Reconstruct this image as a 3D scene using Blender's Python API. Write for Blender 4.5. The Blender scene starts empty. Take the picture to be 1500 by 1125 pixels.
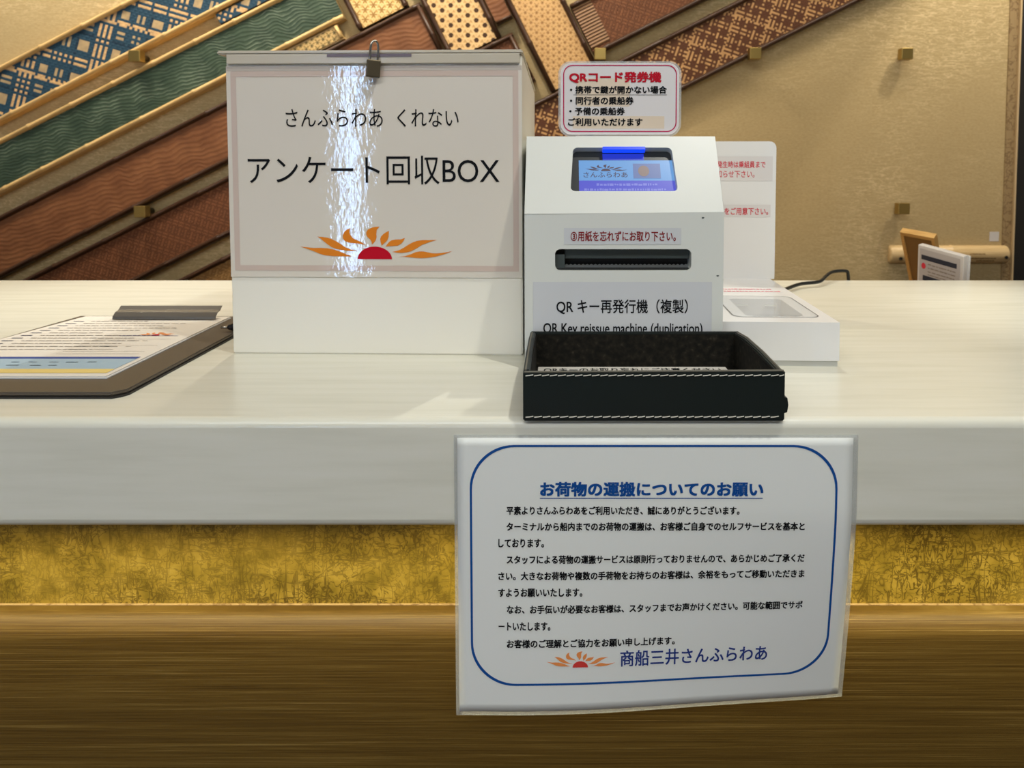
import bpy, bmesh, math, random
from mathutils import Vector, Matrix

random.seed(7)
PI = math.pi
sc = bpy.context.scene
COL = sc.collection

# ------------------------------------------------------------------ camera
F_PX = 1083.0
cam_d = bpy.data.cameras.new('camera')
cam_d.sensor_width = 36.0
cam_d.lens = F_PX / 1500 * 36.0
cam_d.shift_x = -(820 - 750) / 1500
cam_d.shift_y = -(562.5 - 305.5) / 1500
cam_d.clip_start = 0.02
cam_d.dof.use_dof = True
cam_d.dof.focus_distance = 0.64
cam_d.dof.aperture_fstop = 13
cam = bpy.data.objects.new('camera', cam_d)
COL.objects.link(cam)
cam.location = (0, -0.5545, 1.142)
cam.rotation_euler = (math.radians(90 - 3.2), 0, 0)
sc.camera = cam

# ------------------------------------------------------------------ world, exposure, lights
sc.view_settings.view_transform = 'Standard'
sc.view_settings.look = 'None'
sc.view_settings.exposure = 0.06
sc.view_settings.gamma = 1.0
sc.view_settings.use_curve_mapping = False
sc.cycles.use_denoising = True
sc.cycles.max_bounces = 8
sc.cycles.sample_clamp_indirect = 6.0

w = bpy.data.worlds.new('hall_ambient')
sc.world = w
w.use_nodes = True
w.node_tree.nodes['Background'].inputs[0].default_value = (0.86, 0.93, 1.0, 1)
w.node_tree.nodes['Background'].inputs[1].default_value = 0.17

WARM = (1.0, 0.90, 0.74)
SOFT = (1.0, 0.985, 0.90)


def spot(name, loc, target, power, angle, blend, color, radius=0.03):
    l = bpy.data.lights.new(name, 'SPOT')
    l.energy = power
    l.spot_size = math.radians(angle)
    l.spot_blend = blend
    l.color = color
    l.shadow_soft_size = radius
    o = bpy.data.objects.new(name, l)
    COL.objects.link(o)
    o.location = loc
    d = Vector(target) - Vector(loc)
    o.rotation_euler = d.to_track_quat('-Z', 'Y').to_euler()
    return o


def area(name, loc, rot, sx, sy, power, color, spread=180):
    l = bpy.data.lights.new(name, 'AREA')
    l.shape = 'RECTANGLE'
    l.size = sx
    l.size_y = sy
    l.energy = power
    l.color = color
    l.spread = math.radians(spread)
    o = bpy.data.objects.new(name, l)
    COL.objects.link(o)
    o.location = loc
    o.rotation_euler = rot
    return o


# wall-washing downlights in the ceiling behind the counter
spot('wall_downlight', (-1.25, 1.02, 2.38), (-1.2, 1.24, 1.0), 26, 100, 0.6, WARM)
spot('wall_downlight', (-0.42, 1.02, 2.38), (-0.40, 1.24, 1.0), 36, 100, 0.6, WARM)
spot('wall_downlight', (1.30, 1.02, 2.38), (1.36, 1.24, 1.0), 24, 62, 0.12, WARM)
area('wall_fill_light', (0.0, 0.98, 2.36), (math.radians(40), 0, 0), 4.4, 0.12, 19, WARM, 130)  # added fill light that brightens the wall evenly, not a real fitting
# downlights over the counter: two narrow pools and one overhead at the front
spot('counter_downlight', (0.74, 0.52, 2.38), (0.70, 0.42, 0.95), 38, 24, 1.0, SOFT)
spot('counter_downlight', (-0.85, 0.52, 2.38), (-0.68, 0.50, 0.95), 27, 24, 1.0, SOFT)
spot('counter_downlight', (0.30, 0.90, 2.38), (0.02, 0.10, 0.95), 26, 80, 0.5, SOFT, 0.012)
spot('hall_downlight', (0.42, -0.30, 2.38), (0.10, 0.05, 0.95), 34, 90, 0.8, SOFT)
# hall ceiling panel behind the viewer
area('hall_ceiling_light', (-0.3, -1.5, 2.38), (math.radians(12), 0, 0), 2.4, 0.8, 40, (0.96, 0.99, 0.98))
# LED strip under the worktop lip
area('led_light', (0.0, 0.010, 0.8640), (math.radians(4), 0, 0), 3.6, 0.010, 5.4, (1.0, 0.84, 0.44), 118)


# ------------------------------------------------------------------ material helpers
def lin(c):
    r = []
    for v in c:
        v = v / 255.0
        r.append(v / 12.92 if v <= 0.04045 else ((v + 0.055) / 1.055) ** 2.4)
    return (r[0], r[1], r[2], 1.0)


class M:
    """Small node builder around one Principled material."""

    def __init__(self, name, color=(200, 200, 200), rough=0.5, metal=0.0, spec=0.5):
        self.m = bpy.data.materials.new(name)
        self.m.use_nodes = True
        self.t = self.m.node_tree
        self.b = self.t.nodes['Principled BSDF']
        self.b.inputs['Base Color'].default_value = lin(color)
        self.b.inputs['Roughness'].default_value = rough
        self.b.inputs['Metallic'].default_value = metal
        self.b.inputs['Specular IOR Level'].default_value = spec
        self._co = None

    def new(self, kind, **kw):
        n = self.t.nodes.new(kind)
        for k, v in kw.items():
            setattr(n, k, v)
        return n

    def link(self, a, b):
        self.t.links.new(a, b)

    def co(self):
        if self._co is None:
            self._co = self.new('ShaderNodeTexCoord').outputs['Object']
        return self._co

    def xyz(self, vec=None):
        s = self.new('ShaderNodeSeparateXYZ')
        self.link(vec or self.co(), s.inputs[0])
        return [E(self, s.outputs[i]) for i in range(3)]

    def vec(self, x, y, z):
        c = self.new('ShaderNodeCombineXYZ')
        for i, v in enumerate((x, y, z)):
            self.put(v, c.inputs[i])
        return c.outputs[0]

    def put(self, v, sock):
        if isinstance(v, E):
            self.link(v.s, sock)
        elif isinstance(v, (int, float)):
            sock.default_value = v
        else:
            self.link(v, sock)

    def mapped(self, scale, rot=(0, 0, 0)):
        mp = self.new('ShaderNodeMapping')
        mp.inputs['Scale'].default_value = scale
        mp.inputs['Rotation'].default_value = rot
        self.link(self.co(), mp.inputs[0])
        return mp.outputs[0]

    def noise(self, scale=5, detail=3, vec=None, dist=0, rough=0.5):
        n = self.new('ShaderNodeTexNoise')
        n.inputs['Scale'].default_value = scale
        n.inputs['Detail'].default_value = detail
        n.inputs['Distortion'].default_value = dist
        n.inputs['Roughness'].default_value = rough
        self.link(vec or self.co(), n.inputs['Vector'])
        return E(self, n.outputs['Fac'])

    def voronoi_edge(self, scale, vec=None):
        n = self.new('ShaderNodeTexVoronoi')
        n.feature = 'DISTANCE_TO_EDGE'
        n.inputs['Scale'].default_value = scale
        self.link(vec or self.co(), n.inputs['Vector'])
        return E(self, n.outputs['Distance'])

    def ramp(self, f, stops, interp='LINEAR'):
        r = self.new('ShaderNodeValToRGB')
        r.color_ramp.interpolation = interp
        el = r.color_ramp.elements
        while len(el) < len(stops):
            el.new(0.5)
        for e, (p, c) in zip(el, stops):
            e.position = p
            e.color = lin(c) if not isinstance(c, (int, float)) else (c, c, c, 1)
        self.put(f, r.inputs[0])
        return r.outputs[0]

    def mix(self, f, a, b):
        n = self.new('ShaderNodeMix')
        n.data_type = 'RGBA'
        self.put(f, n.inputs[0])
        for v, i in ((a, 6), (b, 7)):
            if isinstance(v, tuple):
                n.inputs[i].default_value = lin(v)
            else:
                self.link(v, n.inputs[i])
        return n.outputs[2]

    def color(self, sock):
        self.link(sock, self.b.inputs['Base Color'])

    def bump(self, h, strength=0.3, dist=0.001, target=None):
        n = self.new('ShaderNodeBump')
        n.inputs['Strength'].default_value = strength
        n.inputs['Distance'].default_value = dist
        self.put(h, n.inputs['Height'])
        self.link(n.outputs[0], target or self.b.inputs['Normal'])
        return n

    def emit(self, color, strength):
        self.b.inputs['Emission Color'].default_value = lin(color)
        self.b.inputs['Emission Strength'].default_value = strength


class E:
    def __init__(self, m, s):
        self.m = m
        self.s = s

    def op(self, kind, *a):
        n = self.m.new('ShaderNodeMath')
        n.operation = kind
        self.m.put(self, n.inputs[0])
        for i, v in enumerate(a):
            self.m.put(v, n.inputs[i + 1])
        return E(self.m, n.outputs[0])

    def __add__(self, o): return self.op('ADD', o)
    def __sub__(self, o): return self.op('SUBTRACT', o)
    def __mul__(self, o): return self.op('MULTIPLY', o)
    def __truediv__(self, o): return self.op('DIVIDE', o)
    def lt(self, o): return self.op('LESS_THAN', o)
    def gt(self, o): return self.op('GREATER_THAN', o)
    def fl(self): return self.op('FLOOR')
    def fr(self): return self.op('FRACT')
    def sin(self): return self.op('SINE')
    def cos(self): return self.op('COSINE')
    def abs(self): return self.op('ABSOLUTE')
    def sqrt(self): return self.op('SQRT')
    def mn(self, o): return self.op('MINIMUM', o)
    def mx(self, o): return self.op('MAXIMUM', o)
    def pw(self, o): return self.op('POWER', o)
    def at2(self, o): return self.op('ARCTAN2', o)
    def mod2(self): return (self * 0.5).fr() * 2


def plain(name, color, rough=0.5, metal=0.0, spec=0.5):
    return M(name, color, rough, metal, spec).m


def mat_edge():
    m = M('worn_edge_paper', (150, 126, 90), 0.85, 0, 0.2)
    r = (m.noise(55, 4, m.co(), 0.5) - 0.5).abs()
    m.color(m.mix(m.ramp(r, [(0.0, 0.0), (0.05, 1.0)]), (122, 98, 68), (160, 136, 98)))
    return m.m


# ---- worktop and counter materials
def mat_worktop():
    m = M('white_stone', (226, 222, 208), 0.26)
    v = m.mapped((1.2, 14, 14))
    n = m.noise(6, 5, v)
    m.color(m.ramp(n, [(0.3, (219, 217, 201)), (0.5, (226, 224, 209)), (0.75, (230, 228, 215))]))
    m.bump(m.noise(9, 4, m.mapped((1, 10, 10))), 0.10, 0.002)
    return m.m


def mat_gold():
    m = M('gold_leaf_paper', (176, 142, 52), 0.45, 0.1)
    a = m.noise(120, 3, m.co(), 1.2)
    b = m.noise(46, 3, m.mapped((2.4, 1, 0.45)), 0.6)
    c = m.noise(46, 3, m.mapped((0.4, 1, 2.4)), 0.6)
    line = ((a - 0.5).abs() * 1.3).mn((b - 0.5).abs() * 2.4).mn((c - 0.5).abs() * 3.2)
    base = m.ramp(m.noise(60, 6), [(0.3, (116, 98, 28)), (0.52, (146, 123, 44)), (0.78, (172, 147, 64))])
    msk = E(m, m.ramp(m.noise(12, 3), [(0.34, 0.35), (0.62, 1.0)]))
    crack = E(m, m.ramp(line, [(0.0, 1.0), (0.07, 0.0)])) * msk
    m.color(m.mix(crack, base, (72, 56, 8)))
    m.bump(line, 0.15, 0.0015)
    return m.m


def mat_wood_front():
    m = M('brown_wood_laminate', (96, 74, 40), 0.5, 0.0, 0.3)
    n = m.noise(9, 3, m.mapped((0.4, 1, 30)), 0.3, 0.55)
    n2 = m.noise(9, 4, m.mapped((1.1, 1, 190)), 0.2, 0.65)
    h = n * 0.35 + n2 * 0.65
    m.color(m.ramp(h, [(0.36, (68, 50, 16)), (0.5, (84, 64, 23)), (0.60, (99, 79, 36)), (0.68, (126, 106, 62))]))
    m.bump(h, 0.3, 0.0010)
    return m.m


def mat_wallpaper():
    m = M('fibre_wallpaper', (186, 160, 112), 0.75, 0.0, 0.2)
    lines = None
    for sc_, rot in (((1, 1, 6), (0, 0.6, 0)), ((1, 1, 6), (0, -0.7, 0)), ((1, 1, 5), (0, 1.5, 0))):
        n = m.noise(16, 2, m.mapped(sc_, rot), 0.4)
        r = (n - 0.5).abs()
        lines = r if lines is None else lines.mn(r)
    mask = m.noise(2.6, 2)
    amt = m.ramp(lines, [(0.0, 1.0), (0.02, 0.0)])
    e = E(m, amt) * E(m, m.ramp(mask, [(0.42, 0.12), (0.60, 0.95)]))
    base = m.ramp(m.noise(120, 3, m.mapped((1, 1, 2.2))), [(0.3, (180, 157, 112)), (0.7, (192, 170, 126))])
    m.color(m.mix(e, base, (222, 200, 154)))
    m.bump(m.noise(260, 2), 0.10, 0.0006)
    return m.m


# ---- bamboo weaves, all in the panel's own coordinates (x along the strip, z across)
def tartan(name, cell, seq_u, seq_v, open_col, cols, back, rough=0.6, ang=45.0):
    """Plain weave of two sets of coloured splints; seq values: 0 = gap, else index into cols."""
    m = M(name, back, rough, 0, 0.3)
    x, y, z = m.xyz()
    a = math.radians(ang)
    u = (x * math.cos(a) + z * math.sin(a)) / cell
    v = (x * -math.sin(a) + z * math.cos(a)) / cell
    cu, cv = u.fl(), v.fl()
    over = (cu + cv).mod2()
    over = over.gt(0.5)

    def seq(cidx, s):
        f = ((cidx + 0.5) / len(s)).fr()
        st, oc = [], []
        prev = None
        for i, k in enumerate(s):
            if k != prev:
                st.append((i / len(s), cols[k - 1] if k else back))
                oc.append((i / len(s), 1.0 if k else 0.0))
                prev = k
        return m.ramp(f, st, 'CONSTANT'), E(m, m.ramp(f, oc, 'CONSTANT'))
    ucol, uon = seq(cu, seq_u)
    vcol, von = seq(cv, seq_v)
    top_u = over.mx(von.lt(0.5)) * uon
    c = m.mix(top_u, vcol, ucol)
    anyon = uon.mx(von)
    c = m.mix(anyon, open_col, c)
    nz = m.noise(60, 3)
    c2 = m.mix(E(m, m.ramp(nz, [(0.35, 0.28), (0.65, 0.0)])), c, back)
    m.color(c2)
    pu = (v.fr() * PI).sin()
    pv = (u.fr() * PI).sin()
    hgt = (pu * over + pv * (over * -1 + 1)) * anyon
    m.bump(hgt, 0.5, 0.0012)
    return m.m


def waves(name, dark, mid, lite, tilt=-14.0, period=0.0092, relief=0.35, line=0.6):
    m = M(name, mid, 0.55, 0, 0.35)
    x, y, z = m.xyz()
    a = math.radians(tilt)
    p = x * math.cos(a) + z * math.sin(a)
    q = x * -math.sin(a) + z * math.cos(a)
    big = m.noise(15, 2, m.mapped((1, 1, 0.4), (0, a, 0)))
    small = m.noise(36, 2)
    q2 = q + (big - 0.5) * 0.044 + (small - 0.5) * 0.010 + (p * 92 + q * 30 + big * 5).sin() * 0.0022
    s = (q2 * (2 * PI / period)).sin()
    fine = (p * (2 * PI / 0.0032)).sin() * 0.5 + 0.5
    h = s * 0.5 + 0.5
    am = m.noise(22, 3)
    ridge = h.pw(7) * E(m, m.ramp(am, [(0.42, 0.04), (0.70, 1.0)]))
    base = m.mix(E(m, m.ramp(m.noise(24, 4), [(0.3, 0.0), (0.7, 1.0)])), dark, mid)
    m.color(m.mix(ridge * (fine * 0.3 + 0.4) * line, base, lite))
    m.bump(h + fine * 0.12, relief, 0.0018)
    return m.m


def hexfield(m, a, rot):
    x, y, z = m.xyz()
    c, s = math.cos(rot), math.sin(rot)
    X = x * c - z * s
    Z = x * s + z * c
    b = a / math.sqrt(3)          # a = long period, b = nearest vertical spacing

    def cell(off):
        dx = ((X / a + off).fr() - 0.5) * a
        dz = ((Z / b + off).fr() - 0.5) * b
        return dx, dz
    d1 = cell(0.0)
    d2 = cell(0.5)
    r1 = (d1[0] * d1[0] + d1[1] * d1[1]).sqrt()
    r2 = (d2[0] * d2[0] + d2[1] * d2[1]).sqrt()
    sel = r1.lt(r2)
    inv = sel * -1 + 1
    return X, Z, r1.mn(r2), d1[0] * sel + d2[0] * inv, d1[1] * sel + d2[1] * inv, b


def hexweave(name, rot, a, hole, light, shade, dark, star=False, stripes=True):
    m = M(name, light, 0.55, 0, 0.3)
    X, Z, r, dx, dz, b = hexfield(m, a, rot)
    rr = r
    if star:
        ang = dz.at2(dx)
        rr = r / ((ang * 6).cos() * 0.45 + 0.8)
    hmask = rr.lt(hole)
    rim = E(m, m.ramp(rr / hole, [(0.5, 1.0), (0.95, 0.0)]))
    w = None
    for k in range(3):
        t = math.radians(60 * k + 30)
        s = ((X * math.cos(t) + Z * math.sin(t)) * (2 * PI / (b * 0.5))).sin() * 0.5 + 0.5
        w = s if w is None else w.mx(s)
    base = m.mix(E(m, m.ramp(w, [(0.55, 1.0), (0.98, 0.0)])), light, shade)
    base = m.mix(E(m, m.ramp(m.noise(18, 3), [(0.35, 0.35), (0.65, 0.0)])), base, shade)
    m.color(m.mix(rim if star else hmask, base, dark))
    m.bump(w * (hmask * -1 + 1), 0.45, 0.0016)
    return m.m


def mat_slats(name, dark, lite):
    m = M(name, dark, 0.55, 0, 0.3)
    x, y, z = m.xyz()
    s = ((z + m.noise(9, 2) * 0.004) * (2 * PI / 0.0085)).sin() * 0.5 + 0.5
    m.color(m.mix(s.pw(2), dark, lite))
    m.bump(s, 0.7, 0.003)
    return m.m


def bamboo(name, c1, c2, rough=0.38):
    m = M(name, c1, rough, 0, 0.4)
    n = m.noise(8, 4, m.mapped((3, 40, 40)))
    m.color(m.ramp(n, [(0.3, c2), (0.65, c1)]))
    return m.m


def mat_leather():
    m = M('black_green_leather', (21, 27, 25), 0.5, 0, 0.38)
    x, y, z = m.xyz()
    n = m.noise(3.5, 3)
    m.color(m.ramp(n, [(0.35, (12, 27, 25)), (0.65, (27, 27, 25))]))
    m.bump(m.noise(900, 3), 0.18, 0.0005)
    return m.m


def mat_lining():
    m = M('dark_suede_lining', (24, 23, 18), 0.85, 0, 0.15)
    n = m.noise(180, 4)
    m.color(m.ramp(n, [(0.4, (18, 18, 15)), (0.62, (34, 31, 25)), (0.8, (64, 60, 50))]))
    return m.m


def film_coat(m, strength=0.095):
    """Clear glossy laminate with fine wrinkles."""
    m.b.inputs['Coat Weight'].default_value = 1.0
    m.b.inputs['Coat Roughness'].default_value = 0.03
    m.b.inputs['Coat IOR'].default_value = 1.5
    n = m.noise(210, 3, m.mapped((1.0, 1.0, 0.55))) * 0.8 + m.noise(48, 2) * 0.9
    m.bump(n, strength, 0.0012, m.b.inputs['Coat Normal'])


def mat_film(name, color):
    m = M(name, color, 0.5, 0, 0.3)
    film_coat(m)
    return m.m


def mat_dots():
    m = M('pink_dotted_print', (184, 170, 164), 0.5, 0, 0.3)
    film_coat(m)
    x, y, z = m.xyz()
    u = (x + z) / 0.0017
    v = (x - z) / 0.0017
    r = (u.fr() - 0.5).abs().mx((v.fr() - 0.5).abs())
    m.color(m.mix(r.lt(0.36), (208, 198, 186), (206, 176, 165)))
    return m.m


WHITE = None
MAT = {}
MAT['worktop'] = mat_worktop()
MAT['gold'] = mat_gold()
MAT['wood_front'] = mat_wood_front()
MAT['wallpaper'] = mat_wallpaper()
MAT['edge_paper'] = mat_edge()
MAT['pale_trim'] = plain('pale_trim_paint', (206, 180, 138), 0.5)
MAT['dark_recess'] = plain('dark_panel', (28, 24, 20), 0.6)
MAT['ceiling'] = plain('ceiling_paint', (214, 204, 186), 0.9)
MAT['floor'] = plain('brown_carpet', (92, 74, 56), 0.95)
MAT['desk'] = plain('staff_desk_laminate', (150, 122, 84), 0.5)

BLUE, TAN, NAVY = (38, 70, 90), (222, 182, 128), (28, 52, 70)
s1 = [1, 1, 1, 2, 1, 2, 1, 1, 1, 0, 0, 0, 0, 1, 1, 3, 1, 0, 1, 0, 1, 1, 2, 2, 1, 0, 0, 0]
s2 = [1, 1, 0, 0, 0, 1, 1, 2, 1, 2, 1, 2, 1, 1, 0, 0, 0, 0, 3, 1, 1, 0, 1, 0, 1]
MAT['blue_plaid'] = tartan('blue_and_tan_bamboo_plaid', 0.0070, s1, s2, (190, 164, 122), [BLUE, TAN, NAVY], NAVY, 0.6, 47)
BR, BT = (92, 54, 30), (204, 158, 104)
s3 = [1, 1, 1, 2, 1, 1, 1, 1, 2, 1, 2, 1, 1, 1, 1, 2, 2, 1, 2, 1]
s4 = [1, 1, 2, 1, 1, 1, 2, 1, 2, 2, 1, 1, 1, 1, 2, 1, 1]
MAT['brown_plaid'] = tartan('brown_and_tan_bamboo_plaid', 0.0052, s3, s4, BT, [BR, BT], (84, 48, 26), 0.55, 45)
MAT['brown_weave'] = tartan('fine_brown_bamboo_weave', 0.0042, [1, 1, 2, 1, 2], [1, 2, 1, 1], (110, 68, 42),
                            [(108, 65, 38), (134, 86, 55)], (76, 44, 27), 0.55, 45)
MAT['tan_weave'] = tartan('fine_tan_bamboo_weave', 0.0042, [1, 1, 2, 1, 2], [1, 2, 1, 1], (150, 110, 62),
                          [(142, 104, 58), (164, 124, 74)], (104, 72, 38), 0.55, 45)
MAT['green_wave'] = waves('green_wave_weave', (45, 63, 49), (64, 82, 64), (172, 186, 164), line=0.9)
MAT['brown_wave'] = waves('brown_wave_weave', (114, 70, 40), (136, 88, 54), (186, 138, 94), -10, 0.0125, 0.3, 0.45)
ROTX = math.radians(-63.5)
MAT['hole_weave'] = hexweave('hexagonal_hole_weave', ROTX, 0.0450, 0.0062, (236, 200, 144), (206, 164, 108), (70, 46, 26))
MAT['star_weave'] = hexweave('fine_star_weave', ROTX, 0.0300, 0.0056, (220, 180, 124), (196, 152, 98), (138, 96, 52), True)
MAT['bold_star_weave'] = hexweave('bold_star_weave', ROTX, 0.044, 0.011, (244, 214, 152), (206, 164, 96), (158, 116, 58), True)
MAT['hex_dash_weave'] = hexweave('dashed_hexagon_weave', math.radians(26.5), 0.030, 0.0075, (222, 190, 130), (160, 130, 76), (92, 80, 48), True)
MAT['fan_slats'] = mat_slats('ribbed_slat_weave', (98, 66, 44), (176, 138, 100))
MAT['light_bamboo'] = bamboo('light_bamboo', (224, 190, 130), (196, 158, 98))
MAT['dark_bamboo'] = bamboo('smoked_bamboo', (74, 48, 30), (50, 30, 18))
MAT['plaque_bamboo'] = bamboo('plaque_bamboo', (222, 194, 144), (206, 174, 122))
MAT['brass'] = plain('satin_brass', (172, 146, 84), 0.35, 0.9)
MAT['brass_stem'] = plain('dark_brass', (88, 74, 48), 0.5, 0.6)

MAT['box_white'] = plain('milky_white_acrylic', (240, 236, 224), 0.28)
MAT['box_lid'] = plain('pale_acrylic_lid', (200, 191, 174), 0.2)
MAT['slot'] = plain('grey_purple_slot', (112, 100, 112), 0.5)
MAT['film'] = mat_film('laminated_label', (222, 214, 202))
MAT['dots'] = mat_dots()
MAT['tape'] = mat_film('clear_tape_edge', (196, 186, 176))
MAT['ink'] = plain('black_ink', (18, 20, 24), 0.6, 0, 0.1)
MAT['ink_red'] = plain('red_ink', (188, 24, 44), 0.6, 0, 0.1)
MAT['ink_dark_red'] = plain('dark_red_ink', (134, 30, 34), 0.6, 0, 0.1)
MAT['ink_pink'] = plain('pink_red_ink', (214, 62, 76), 0.6, 0, 0.1)
MAT['ink_faint'] = plain('faint_pink_ink', (226, 140, 150), 0.6, 0, 0.1)
MAT['ink_blue'] = plain('blue_ink', (22, 78, 150), 0.6, 0, 0.1)
MAT['ink_navy'] = plain('navy_ink', (44, 62, 132), 0.6, 0, 0.1)
MAT['ink_grey'] = plain('grey_ink', (150, 140, 130), 0.6, 0, 0.1)
MAT['magenta'] = plain('magenta_ink', (190, 26, 84), 0.6, 0, 0.1)
MAT['orange'] = plain('orange_ink', (226, 132, 40), 0.6, 0, 0.1)
MAT['light_orange'] = plain('light_orange_ink', (240, 150, 84), 0.6, 0, 0.1)
MAT['sun_red'] = plain('sun_red_ink', (192, 16, 40), 0.6, 0, 0.1)
MAT['sun_coral'] = plain('sun_coral_ink', (214, 66, 60), 0.6, 0, 0.1)
MAT['machine'] = plain('off_white_painted_steel', (218, 220, 214), 0.38)
MAT['sticker'] = plain('grey_white_sticker', (205, 207, 210), 0.4)
MAT['pale_sticker'] = plain('pale_sticker', (220, 216, 215), 0.4)
MAT['black_plastic'] = plain('black_plastic', (24, 26, 26), 0.42)
MAT['grey_plastic'] = plain('dark_grey_plastic', (72, 80, 78), 0.42)
MAT['saw_edge'] = plain('serrated_steel', (150, 154, 154), 0.35, 0.8)
MAT['bezel'] = plain('screen_bezel', (40, 44, 48), 0.3)
MAT['scanner'] = plain('white_plastic', (232, 231, 230), 0.3)
MAT['scanner_grey'] = plain('light_grey_plastic', (192, 192, 186), 0.4)
MAT['groove'] = plain('grey_groove', (110, 108, 106), 0.5)
MAT['well'] = plain('pale_scan_well', (214, 208, 200), 0.4)
MAT['card_paper'] = mat_film('laminated_card', (226, 222, 222))
MAT['card_back'] = plain('tan_backing_patch', (226, 208, 186), 0.5)
MAT['sign_paper'] = plain('notice_paper', (238, 240, 235), 0.42)
MAT['paper'] = plain('white_paper', (226, 221, 212), 0.6)
MAT['leather'] = mat_leather()
MAT['lining'] = mat_lining()
MAT['thread'] = plain('cream_thread', (216, 212, 200), 0.7)
MAT['worn_edge'] = plain('worn_leather_edge', (108, 104, 92), 0.8)
MAT['board'] = plain('taupe_board', (84, 75, 64), 0.42)
MAT['board_edge'] = plain('black_board_edge', (36, 34, 32), 0.5)
MAT['clip_metal'] = plain('grey_metal_clip', (112, 108, 102), 0.38, 0.6)
MAT['lock_body'] = plain('aged_brass_lock', (92, 82, 64), 0.42, 0.75)
MAT['steel'] = plain('polished_steel', (190, 186, 178), 0.16, 1.0)
MAT['cable'] = plain('black_rubber', (24, 26, 26), 0.45)
MAT['frame_wood'] = bamboo('honey_wood', (214, 172, 104), (190, 146, 80))
MAT['frame_back'] = plain('brown_backing_board', (134, 100, 52), 0.7)
MAT['white_frame'] = plain('white_card_frame', (214, 210, 207), 0.4)
MAT['notice_grey'] = plain('grey_printed_paper', (186, 180, 178), 0.5)
MAT['pen'] = plain('black_pen_plastic', (26, 26, 30), 0.2)
m_ = M('clear_laminate', (220, 224, 224), 0.12)
m_.b.inputs['Alpha'].default_value = 0.32
MAT['laminate'] = m_.m
m_ = M('scan_glass', (235, 238, 240), 0.06)
m_.b.inputs['Alpha'].default_value = 0.22
MAT['glass'] = m_.m


def glow(name, col, strength, base=(20, 20, 24)):
    m = M(name, base, 0.25)
    m.emit(col, strength)
    return m.m


MAT['lcd_light'] = glow('lcd_light_blue', (112, 166, 226), 0.85)
MAT['lcd_violet'] = glow('lcd_violet_blue', (92, 96, 214), 0.85)
MAT['lcd_mark'] = glow('lcd_violet_mark', (140, 146, 236), 0.8)
MAT['lcd_dark'] = glow('lcd_brown_print', (92, 76, 92), 0.7)
MAT['lcd_picture'] = glow('lcd_grey_blue_picture', (112, 132, 186), 0.8)
MAT['lcd_tan'] = glow('lcd_tan_shape', (150, 132, 128), 0.8)
MAT['lcd_bar'] = glow('lcd_bright_bar', (16, 70, 255), 1.0)
MAT['lcd_deep'] = glow('lcd_deep_blue', (34, 56, 208), 0.8)
MAT['daylight'] = glow('daylight_pane', (170, 206, 255), 30.0)
MAT['led'] = glow('led_strip_lens', (255, 204, 120), 1.5)


# ------------------------------------------------------------------ object helpers
def link_bm(name, bm, mat, parent=None, smooth=False, loc=None):
    me = bpy.data.meshes.new(name)
    bm.normal_update()
    bm.to_mesh(me)
    bm.free()
    me.materials.append(mat)
    if smooth:
        for p in me.polygons:
            p.use_smooth = True
    o = bpy.data.objects.new(name, me)
    COL.objects.link(o)
    if parent is not None:
        o.parent = parent
    if loc is not None:
        o.location = loc
    return o


def tag(o, label=None, cat=None, group=None, kind=None):
    if label: o['label'] = label
    if cat: o['category'] = cat
    if group: o['group'] = group
    if kind: o['kind'] = kind
    return o


def thing(name, label, cat, loc=(0, 0, 0), rot=(0, 0, 0), group=None):
    o = bpy.data.objects.new(name, None)
    o.empty_display_size = 0.02
    COL.objects.link(o)
    o.location = loc
    o.rotation_euler = rot
    return tag(o, label, cat, group)


def box(bm, x0, x1, y0, y1, z0, z1, bev=0.0, seg=2):
    r = bmesh.ops.create_cube(bm, size=1.0)
    vs = r['verts']
    for v in vs:
        v.co.x = x0 if v.co.x < 0 else x1
        v.co.y = y0 if v.co.y < 0 else y1
        v.co.z = z0 if v.co.z < 0 else z1
    if bev > 0:
        es = list({e for v in vs for e in v.link_edges})
        bmesh.ops.bevel(bm, geom=es, offset=bev, segments=seg, affect='EDGES', profile=0.5)
    return bm


def nbox(*a, **k):
    bm = bmesh.new()
    return box(bm, *a, **k)


def prism(bm, pts, fn, d0, d1):
    """Closed 2-D outline pts mapped with fn(u, v, d) and given thickness d0..d1."""
    a = [bm.verts.new(fn(u, v, d0)) for u, v in pts]
    b = [bm.verts.new(fn(u, v, d1)) for u, v in pts]
    bm.faces.new(a)
    bm.faces.new(list(reversed(b)))
    n = len(pts)
    for i in range(n):
        j = (i + 1) % n
        bm.faces.new((a[j], a[i], b[i], b[j]))
    bmesh.ops.recalc_face_normals(bm, faces=bm.faces)
    return bm


def rrect(x0, y0, x1, y1, r, n=6):
    pts = []
    for cx, cy, a0 in ((x1 - r, y1 - r, 0), (x0 + r, y1 - r, 90), (x0 + r, y0 + r, 180), (x1 - r, y0 + r, 270)):
        for i in range(n + 1):
            a = math.radians(a0 + 90 * i / n)
            pts.append((cx + r * math.cos(a), cy + r * math.sin(a)))
    return pts


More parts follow.
